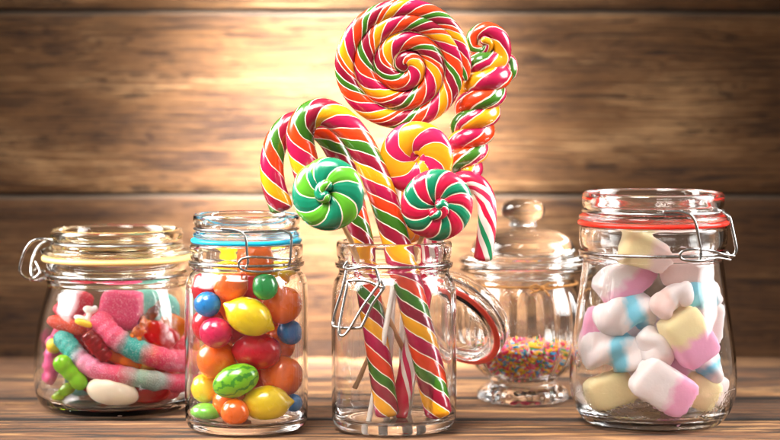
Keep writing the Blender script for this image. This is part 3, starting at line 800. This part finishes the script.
fit(GB, cB, prof_r([(.6, 4.0), (.9, 4.4), (1.4, 4.6), (11, 4.58), (11.8, 4.4), (12.5, 4.0), (13, 3.9)]), .6)
# ------------------------------------------------------------------ gummies in jar A
def sugared(name, stops, along=True, scale=1):
    t = NT(name)
    if along:
        u = t.sep(t.uv())[0]
        w = t.noise(t.obj(), 60, 2)
        col = t.ramp(t.math('MULTIPLY_ADD', w, .1, t.math('MULTIPLY', u, 1.0/scale)), stops)
    else: col = t.ramp(t.noise(t.obj(), 30, 2), stops)
    v = t.n.new('ShaderNodeTexVoronoi'); v.inputs['Scale'].default_value = 900; t.link(t.obj(), v.inputs['Vector'])
    sp = t.ramp(v.outputs['Distance'], [(.25, (1, 1, 1, 1)), (.5, (0, 0, 0, 1))])
    n = t.noise(t.obj(), 500, 3, .7)
    sg = t.math('MULTIPLY', sp, t.ramp(n, [(.4, (0, 0, 0, 1)), (.62, (1, 1, 1, 1))]))
    col = t.mix(t.math('MULTIPLY_ADD', sg, .42, .0), col, (.95, .85, .85, 1))
    b = t.bsdf(Base_Color=col, Roughness=.45, Subsurface_Weight=.35, Subsurface_Scale=.006)
    b.inputs['Subsurface Radius'].default_value = (1, .5, .45)
    t.link(t.bump(t.math('ADD', sp, t.math('MULTIPLY', n, .6)), .6, .0006), b.inputs['Normal'])
    return t.m
PK, TL = lin('#e0305c'), lin('#249c90')
PKL = lin('#e2486e')
GG = 'gummy sweets in the yellow-sealed jar'
def worm(label, pts, r, stops):
    path = spline([W(*p) for p in pts], 14)
    L = sum((b-a).length for a, b in zip(path, path[1:]))
    n = len(path)
    rad = [r*(1+.035*math.sin(i*.9)+.07*noise.noise(Vector((i*.12, r*9, 0)))) for i in range(n)]
    V, Fc, UV = tube(path, rad, 24, cap=.95)
    m = sugared('sour_worm_sugar', stops, True, L)
    return tag(put('gummy_worm', V, Fc, m, uvs=UV), label, 'gummy worm', GG)
worm('long sour gummy worm with teal tip, curving low across the jar above the white bean', [(66, 341, 7.3), (75, 352, 6.7), (86, 364, 6.1), (104, 373, 5.6), (130, 378, 5.5), (154, 382, 5.9), (176, 385, 7.4), (186, 384, 9.6)], .80, [(0, TL), (.17, TL), (.26, lin('#dd86a4')), (.5, PK), (.62, lin('#8fae9c')), (.74, lin('#9fb0a4')), (.84, PK), (1, PK)])
worm('sour gummy worm with pink tip lying above the long one', [(104, 323, 6.6), (114, 336, 6.2), (130, 347, 6.1), (150, 356, 6.2), (170, 361, 7.1), (184, 363, 9.3)], .92, [(0, PK), (.25, PKL), (.38, TL), (.5, TL), (.6, PK), (1, PKL)])
def simple(name, label, cat, VF, mat): return tag(put(name, VF[0], VF[1], mat), label, cat, GG)
CREAM = candy('cream_candy_shell', lin('#f0dcc0'), .35, .2, .2, .03)
p = W(112, 395, 6.4)
V, Fc = ball(p, 26*.083, .95, 15*.083, M=rot(0, 12, 0), nu=48, nv=30, bump=.04, fr=.3); simple('sugared_almond', 'smooth creamy white oval bean resting on the bottom of the gummy jar', 'bean candy', (V, Fc), CREAM)
LIME, LIMT = gummy('opaque_lime_gummy', lin('#8fd01c'), .2, .15), gummy('clear_lime_gummy', lin('#b8d818'), .15, .7)
def bear(c, M, s, mat, name, label, cat='gummy bear'):
    q = [((0, 0, 0), .62, .5, .8), ((0, 0, 1.05), .48, .44, .46), ((.36, 0, 1.42), .2, .16, .2), ((-.36, 0, 1.42), .2, .16, .2), ((.42, -.4, .35), .22, .34, .2), ((-.42, -.4, .35), .22, .34, .2), ((.4, -.4, -.6), .28, .4, .26), ((-.4, -.4, -.6), .28, .4, .26), ((0, -.4, 1.0), .2, .2, .17), ((0, -.2, .1), .45, .4, .5)]
    parts = [ball(Vector(a)*s, x*s, y_*s, z*s) for a, x, y_, z in q]
    V, Fc = blob(parts, .06*max(s, .8), 4)
    V = [M @ v + c for v in V]
    return simple(name, label, cat, (V, Fc), mat)
def lobes(c, M, L, mat, name, label, cat, vox=.08, sm=5):
    V, Fc = blob([ball(Vector(a), x, y_, z) for a, x, y_, z in L], vox, sm)
    return simple(name, label, cat, ([M @ v + c for v in V], Fc), mat)
GR, GO = gummy('clear_red_gummy', lin('#e0101c'), .1, .7), gummy('clear_orange_gummy', lin('#ff8a12'), .1, .7)
GDR = gummy('dark_red_gummy', lin('#c00a18'), .1, .75)
GBR = gummy('cola_brown_gummy', lin('#8a3a1c'), .12, .7)
PKO = candy('pink_foam_gummy', lin('#e0528c'), .35, .4, .2, .05)
SR = sugared('red_sour_sugar', [(.3, lin('#c01030')), (.7, lin('#dc2444'))], False)
SO = sugared('orange_sour_sugar', [(.3, lin('#d0300c')), (.7, lin('#e05018'))], False)
ST = sugared('teal_sour_sugar', [(.3, lin('#4aa498')), (.7, lin('#78b8aa'))], False)
SP = sugared('pink_sour_sugar', [(.3, lin('#d42860')), (.7, lin('#e4487c'))], False)
WG, YG = candy('white_foam_gummy', lin('#f6efe8'), .4, .3, .2, .03), candy('yellow_foam_gummy', lin('#f4c828'), .4, .3, .2, .03)
PEACH = candy('peach_foam_gummy', lin('#f0b890'), .4, .3, .2, .04)
lobes(W(70, 372, 6.4), rot(0, -42, 0), [((0, 0, .8), .8, .7, .85), ((0, 0, -.1), .7, .6, .9), ((0, 0, -1.05), .72, .62, .85)], LIME, 'gummy_bone', 'opaque lime green peanut-shaped gummy left of the cream bean', 'gummy', .08, 22)
lobes(W(62, 395, 8), rot(0, 60, 0), [((0, 0, .4), .55, .6, .8), ((.2, 0, -.6), .5, .5, .6)], LIMT, 'gummy_sweet', 'clear lime gummy at the bottom under the opaque lime one', 'gummy')
lobes(W(50, 361, 10), rot(0, 4, 20), [((0, 0, 1.5-.95*i), .62-.05*abs(i-1.5), .9, .62) for i in range(4)] + [((.15, 0, 0), .72, .9, 2.1)], PKO, 'gummy_teeth', 'opaque pink scalloped gummy pressed against the left side of its jar', 'gummy', .08, 16)
V, Fc = ball(W(54, 346, 9.2), .7, .6, .65, bump=.1); simple('gummy_sweet', 'small yellow gummy beside the teal worm tip', 'gummy', (V, Fc), YG)
o = W(97, 346, 6.6)
lobes(o, rot(0, -40, 0), [((.0, 0, 1.1-.45*i), .80-.05*abs(i-2), .65, .36) for i in range(6)] + [((0, 0, 0), .6, .5, 1.5)], GDR, 'gummy_raspberry', 'dark red clear ribbed gummy between the two sour worms', 'gummy')
V, Fc = superbox(W(124, 360, 7.4), 1.6, .7, .5, rot(0, 22, 0), .6); simple('gummy_sweet', 'clear orange gummy sandwiched between the two worms', 'gummy', (V, Fc), GO)
V, Fc = superbox(W(74, 305, 9.5), 1.7, .9, 1.0, rot(10, -32, 20), .7, .08, 3); simple('gummy_sweet', 'red sugared gummy in the upper left of the gummy jar', 'gummy', (V, Fc), SR)
V, Fc = superbox(W(121, 308, 9.5), 1.8, 1.0, 1.9, rot(0, 10, 0), .6, .08, 5); simple('gummy_sweet', 'large pink-red sugared gummy behind the pink worm tip', 'gummy', (V, Fc), SP)
V, Fc = superbox(W(68, 325, 8.6), 1.6, .7, .62, rot(0, 16, 0), .7, .08, 6); simple('gummy_sweet', 'long orange-red sour gummy above the teal worm tip', 'gummy', (V, Fc), SO)
V, Fc = superbox(W(152, 308, 12.0), 2.3, 1.0, 1.8, rot(0, 30, 0), .6, .06, 8); simple('gummy_sweet', 'pale teal sugared gummy at the back under the neck', 'gummy', (V, Fc), ST)
lobes(W(88, 316, 7.6), rot(0, 15, 0), [((0, 0, .55), .55, .25, .35), ((.1, 0, 0), .25, .25, .6), ((-.5, 0, -.35), .6, .25, .3), ((.4, 0, .75), .25, .2, .3)], WG, 'gummy_ring', 'small white foam gummy under the neck by the red ones', 'gummy', .06, 3)
V, Fc = superbox(W(84, 323, 7.0), .75, .4, .28, rot(0, 18, 0), .7); simple('gummy_sweet', 'thin yellow foam gummy below the white one', 'gummy', (V, Fc), YG)
bear(W(138, 332, 7.2), rot(0, 35, 20), .85, GO, 'gummy_bear', 'clear orange gummy bear above the upper worm')
lobes(W(150, 316, 9.2), rot(0, 35, 0), [((0, 0, -.6), .7, .6, .8), ((0, 0, .4), .5, .45, .6), ((0, 0, 1.2), .3, .3, .6)], GBR, 'cola_gummy', 'brown cola-bottle gummy near the back under the neck', 'gummy')
V, Fc = superbox(W(173, 329, 8.2), 1.15, .8, 1.1, rot(0, 30, 0), .6); simple('gummy_sweet', 'orange and yellow gummy against the right side of its jar', 'gummy', (V, Fc), GO)
V, Fc = superbox(W(160, 336, 7.6), 1.4, .7, 1.0, rot(0, 30, 0), .6, .08, 2); simple('gummy_sweet', 'clear red gummy on top of the upper worm', 'gummy', (V, Fc), GR)
V, Fc = ball(W(137, 366, 8.8), 1.5, .8, .75, M=rot(0, 10, 0), bump=.05); simple('gummy_sweet', 'smooth peach gummy glimpsed between the worms', 'gummy', (V, Fc), PEACH)
lobes(W(148, 398, 7.2), rot(90, 0, 0), [((0, 0, 0), 1.5, 1.1, .7), ((.9, .2, 0), .9, .9, .7), ((-.8, .1, 0), .9, .8, .7)], GR, 'gummy_sweet', 'large clear red gummy on the bottom right of the cream bean', 'gummy')
V, Fc = ball(W(177, 398, 8.5), 1.3, 1.1, 1.15, bump=.1); simple('gummy_sweet', 'round red gummy on the bottom behind the blue-sealed jar', 'gummy', (V, Fc), SR)
V, Fc = superbox(W(92, 384, 8.2), 1.5, .9, .8, rot(0, 35, 10), .6, .1, 21); simple('gummy_sweet', 'clear red gummy below the long worm and left of the cream bean', 'gummy', (V, Fc), GR)
V, Fc = superbox(W(140, 352, 9.5), 1.6, .9, 1.0, rot(0, 15, 0), .6, .1, 22); simple('gummy_sweet', 'clear red gummy behind the gap between the two worms', 'gummy', (V, Fc), GR)
V, Fc = superbox(W(78, 348, 9.8), 1.3, .9, 1.3, rot(0, -25, 0), .6, .1, 23); simple('gummy_sweet', 'clear dark red gummy behind the teal worm tip', 'gummy', (V, Fc), GDR)
V, Fc = superbox(W(118, 385, 9.6), 1.9, .9, 1.0, rot(0, 5, 0), .6, .1, 24); simple('gummy_sweet', 'orange-red sour gummy on the bottom behind the cream bean', 'gummy', (V, Fc), SO)
V, Fc = superbox(W(168, 350, 11), 1.7, 1.0, 1.5, rot(0, 15, 0), .6, .1, 25); simple('gummy_sweet', 'red sour gummy at the right side behind both worms', 'gummy', (V, Fc), SR)
V, Fc = superbox(W(110, 352, 10.5), 1.7, 1.0, 1.3, rot(0, 45, 0), .6, .1, 26); simple('gummy_sweet', 'dark red clear gummy behind the ribbed one, between the worms', 'gummy', (V, Fc), GDR)
V, Fc = superbox(W(100, 330, 13), 2.2, 1.2, 1.8, rot(0, 20, 0), .6, .1, 4); simple('gummy_sweet', 'dark red sour gummy at the back behind the clear ribbed one', 'gummy', (V, Fc), SR)
V, Fc = superbox(W(92, 380, 11), 2.2, 1.2, 1.2, rot(0, -10, 0), .6, .1, 9); simple('gummy_sweet', 'teal sour gummy at the back behind the lime one', 'gummy', (V, Fc), ST)
V, Fc = superbox(W(150, 372, 13), 2.2, 1.2, 1.6, rot(0, 25, 0), .6, .1, 10); simple('gummy_sweet', 'orange sour gummy at the back behind the long worm', 'gummy', (V, Fc), SO)
V, Fc = superbox(W(72, 340, 14), 1.8, 1.1, 1.6, rot(0, 25, 0), .6, .1, 11); simple('gummy_sweet', 'pink sour gummy at the back behind the pink scalloped one', 'gummy', (V, Fc), SP)

fit(GG, cA, prof_r([(.6, 5.5), (.85, 6.2), (1.8, 6.55), (3.8, 6.66), (6.2, 6.5), (8.2, 6.1), (9.8, 5.55), (10.6, 5.3)]), .6)
# ------------------------------------------------------------------ marshmallows in jar D
def mallow(name, c1, c2, axis=0, pos=0.0, c3=None, pos2=0):
    t = NT(name); ob = t.obj(); x = t.sep(ob)[axis]
    w = t.noise(ob, 75, 2)
    f = t.math('MULTIPLY_ADD', w, .016, x)
    f = t.math('MULTIPLY_ADD', t.math('SUBTRACT', f, pos*S+.008), 25.0, .5)
    if c3: col = t.ramp(f, [(0, c1), (.40, c1), (.58, c2), (max(.6, .5+(pos2-pos)*S*25-.06), c2), (.5+(pos2-pos)*S*25+.12, c3)])
    else: col = t.ramp(f, [(0, c1), (.40, c1), (.58, c2)])
    b = t.bsdf(Base_Color=col, Roughness=.95, Specular_IOR_Level=.15, Subsurface_Weight=.4, Subsurface_Scale=.008, Sheen_Weight=.15)
    b.inputs['Subsurface Radius'].default_value = (1, .75, .65)
    t.link(t.bump(t.noise(ob, 420, 4, .6), .35, .0005, t.bump(t.noise(ob, 90, 3), .35, .0015)), b.inputs['Normal'])
    return t.m
mW, mP, mY, mB, mK = lin('#eee0de'), lin('#eba4c2'), lin('#ecd6a4'), lin('#80c4d8'), lin('#ecccc4')
GM = 'marshmallows in the red-sealed jar'
def mm(label, px, py, y, hx, hy, hz, M, mat, e=.42, seed=0, name='marshmallow'):
    p = W(px, py, y)
    V, Fc = superbox((0, 0, 0), hx*1.08, hy*1.05, hz*1.08, Matrix.Identity(3), e, .07, seed)
    o = put(name, V, Fc, mat, origin=Vector((0, 0, 0)))
    o.location = p*S; o.rotation_mode = 'QUATERNION'; o.rotation_quaternion = M.to_quaternion()
    return tag(o, label, 'marshmallow', GM)
def twist(label, px, py, y, L, r, M, mat, turns=.8, name='marshmallow_twist', seed=0):
    n = 40
    path = [Vector((-L+2*L*i/n, 0, .05*math.sin(i*.2+seed)+.35*math.cos(2.2*(i/n-.5)))) for i in range(n+1)]
    V, Fc, UV = tube(path, r*1.12, 40, cap=.9, shape=lambda a, l: (1+.17*math.cos(3*(a+l*turns*.8+seed)))*(1+.08*math.sin(l*2.2+seed)))
    o = put(name, [M @ v for v in V], Fc, mat, origin=Vector((0, 0, 0))); 
    for v in o.data.vertices: v.co = M.inverted() @ v.co
    o.location = W(px, py, y)*S; o.rotation_mode = 'QUATERNION'; o.rotation_quaternion = M.to_quaternion()
    return tag(o, label, 'marshmallow', GM)
bW = mallow('pink_white_marshmallow', mW, mP, 0, .2)
mm('pink and white marshmallow block leaning at the upper left of its jar', 628, 281, -1.0, 2.2, 1.3, 1.5, rot(0, -42, 15), mallow('white_pink_marshmallow', mP, mW, 2, .1), seed=1)
mm('pale yellow marshmallow up in the neck of the red-sealed jar', 646, 252, -.8, 1.9, 1.4, 1.15, rot(0, 24, 0), mallow('yellow_marshmallow', mY, mK, 0, .4), seed=2)
mm('pinkish white marshmallow under the neck below the clasp', 687, 266, -.2, 1.9, 1.5, 1.5, rot(0, -4, 0), mallow('pale_marshmallow', mK, mW, 0, 1.0), seed=3)
twist('blue and white marshmallow twist in the upper middle of its jar', 629, 319, -1.2, 1.35, 1.2, rot(0, -14, 8), mallow('blue_band_marshmallow', mW, mB, 0, -.15, mW, 1.1), seed=1)
twist('cream marshmallow twist lying between the blue ones near the upper right', 674, 302, -1.5, .95, .85, rot(0, -38, 0), mallow('cream_twist_marshmallow', mK, mW, 0, .2), seed=2)
twist('blue marshmallow twist against the upper right side of its jar', 698, 295, .9, .9, 1.0, rot(0, 15, 30), mallow('blue_twist_marshmallow', mB, mW, 0, .9), seed=3)
mm('yellow and pink marshmallow block standing in the middle right', 689, 338, -1.2, 1.55, 1.3, 2.15, rot(0, -33, 15), mallow('yellow_over_pink_marshmallow', mP, mY, 2, .0), seed=4)
twist('blue and white marshmallow twist in the lower left', 614, 356, .2, 1.5, 1.3, rot(0, 4, -20), mallow('blue_centre_marshmallow', mW, mB, 0, -.1, mW, 1.1), seed=4)
twist('white marshmallow twist between the lower blue twist and the yellow block', 652, 350, -.2, .8, 1.0, rot(0, 70, 0), mallow('white_twist_marshmallow', mW, mK, 0, .8), seed=5)
mm('pale yellow marshmallow block on the bottom at the left', 612, 400, .4, 1.8, 1.2, 1.35, rot(0, -20, 12), mallow('yellow_block_marshmallow', mY, mY, 0), seed=6)
mm('large white and pink marshmallow block tilted across the bottom front', 664, 396, -1.7, 2.3, 1.2, 1.6, rot(0, 33, 10), mallow('white_to_pink_marshmallow', mW, mP, 0, .5), seed=7, e=.38)
mm('pale yellow marshmallow peeking out behind the large tilted block', 702, 406, .6, 1.3, 1.2, 1.35, rot(0, 25, 0), mallow('yellow_corner_marshmallow', mY, mY, 0), seed=8)
mm('small white marshmallow against the lower right side', 711, 390, 2.2, 1.0, 1.0, 1.2, rot(0, 20, 20), mallow('white_marshmallow', mW, mW, 0), seed=9)
mm('white marshmallow at the right side above mid height', 708, 322, 3.2, 1.1, 1.2, 1.7, rot(0, 5, 0), mallow('white_tall_marshmallow', mW, mW, 0), seed=10)
mm('pinkish marshmallow at the back against the left side', 600, 334, 2.8, 1.4, 1.2, 2.0, rot(0, 12, 0), mallow('dusky_pink_marshmallow', mK, mP, 2, -.4), seed=11)
twist('white and blue marshmallow twist low on the right behind the pink block', 704, 366, 1.0, .9, .85, rot(0, 55, 0), mallow('small_blue_marshmallow', mW, mB, 0, .0, mW, .7), seed=6)
mm('white marshmallow at the back in the middle of its jar', 655, 325, 4.6, 2.8, 1.3, 1.9, rot(0, 10, 0), mallow('back_marshmallow', mW, mK, 0, .3), seed=12)
mm('yellow marshmallow low at the back of its jar', 640, 380, 5.0, 1.9, 1.3, 1.6, rot(0, -15, 0), mallow('back_yellow_marshmallow', mW, mY, 0, -.4), seed=13)
mm('pink marshmallow low at the back right', 683, 378, 4.6, 1.8, 1.2, 1.7, rot(0, 15, 0), mallow('back_pink_marshmallow', mP, mW, 0, .3), seed=14)

fit(GM, cD, prof_r([(.75, 4.9), (1.1, 5.75), (2.1, 6.3), (3.5, 6.52), (5.5, 6.42), (8.2, 6.07), (10.6, 5.7), (12.4, 5.4), (13.6, 5.3)]), .78)
# ------------------------------------------------------------------ camera
cam = bpy.data.cameras.new('Camera'); co = bpy.data.objects.new('Camera', cam); C.objects.link(co)
co.location = Vector((0, -D0, H))*S; co.rotation_euler = (PI/2, 0, 0)
cam.sensor_width = 36; cam.lens = 36*F/780; cam.shift_y = -(220-75)/780; cam.shift_x = 0
cam.clip_start = .05; cam.clip_end = 50
cam.dof.use_dof = True; cam.dof.focus_distance = (D0-1.5)*S; cam.dof.aperture_fstop = 4.2
sc.camera = co

# ------------------------------------------------------------------ light
def area(name, loc, target, w, h, power, col, spread=180):
    l = bpy.data.lights.new(name, 'AREA'); l.shape = 'RECTANGLE'; l.size = w*S; l.size_y = h*S; l.energy = power; l.color = col; l.spread = math.radians(spread)
    o = bpy.data.objects.new(name, l); C.objects.link(o); o.location = Vector(loc)*S
    o.rotation_euler = (Vector(target)-Vector(loc)).to_track_quat('-Z', 'Y').to_euler(); return o
area('softbox_left', (-85, -4, 62), (0, -4, 8), 70, 80, 7, (1, .98, .95), 55)
area('softbox_right', (88, 0, 50), (0, -4, 8), 55, 80, 4.8, (1, .98, .97), 55)
area('softbox_top', (-25, -45, 85), (0, 0, 6), 60, 40, 2.2, (1, .97, .92), 42)
for nm, e_, ang, z_ in (('wall_spot', 960, 28, 19), ('wall_spot_wide', 70, 60, 14)):
    l = bpy.data.lights.new(nm, 'SPOT'); l.energy = e_; l.color = (.98, .98, 1); l.spot_size = math.radians(ang); l.spot_blend = 1.0; l.shadow_soft_size = .08
    o = bpy.data.objects.new(nm, l); C.objects.link(o); o.location = Vector((-6, -12, 82))*S
    o.rotation_euler = (Vector((-5, WALL_Y, z_))-Vector((-6, -12, 82))).to_track_quat('-Z', 'Y').to_euler()
w = bpy.data.worlds.new('World'); sc.world = w; w.use_nodes = True
nt = w.node_tree; bg = nt.nodes['Background']
tc = nt.nodes.new('ShaderNodeTexCoord'); sp = nt.nodes.new('ShaderNodeSeparateXYZ'); rm = nt.nodes.new('ShaderNodeValToRGB')
nt.links.new(tc.outputs['Generated'], sp.inputs[0]); nt.links.new(sp.outputs[2], rm.inputs[0]); nt.links.new(rm.outputs[0], bg.inputs[0])
rm.color_ramp.elements[0].position = 0; rm.color_ramp.elements[0].color = (.26, .235, .21, 1)
rm.color_ramp.elements[1].position = .8; rm.color_ramp.elements[1].color = (.55, .53, .50, 1)
bg.inputs['Strength'].default_value = .85

sc.view_settings.view_transform = 'Standard'; sc.view_settings.look = 'None'; sc.view_settings.exposure = 0; sc.view_settings.gamma = 1
sc.render.engine = 'CYCLES'
cy = sc.cycles
cy.use_denoising = True; cy.denoiser = 'OPENIMAGEDENOISE'; cy.denoising_input_passes = 'RGB_ALBEDO_NORMAL'
cy.max_bounces = 24; cy.transmission_bounces = 24; cy.glossy_bounces = 6; cy.diffuse_bounces = 4; cy.transparent_max_bounces = 16
cy.caustics_reflective = True; cy.caustics_refractive = True; cy.blur_glossy = .6
cy.sample_clamp_indirect = 30; cy.use_adaptive_sampling = True; cy.adaptive_threshold = .012
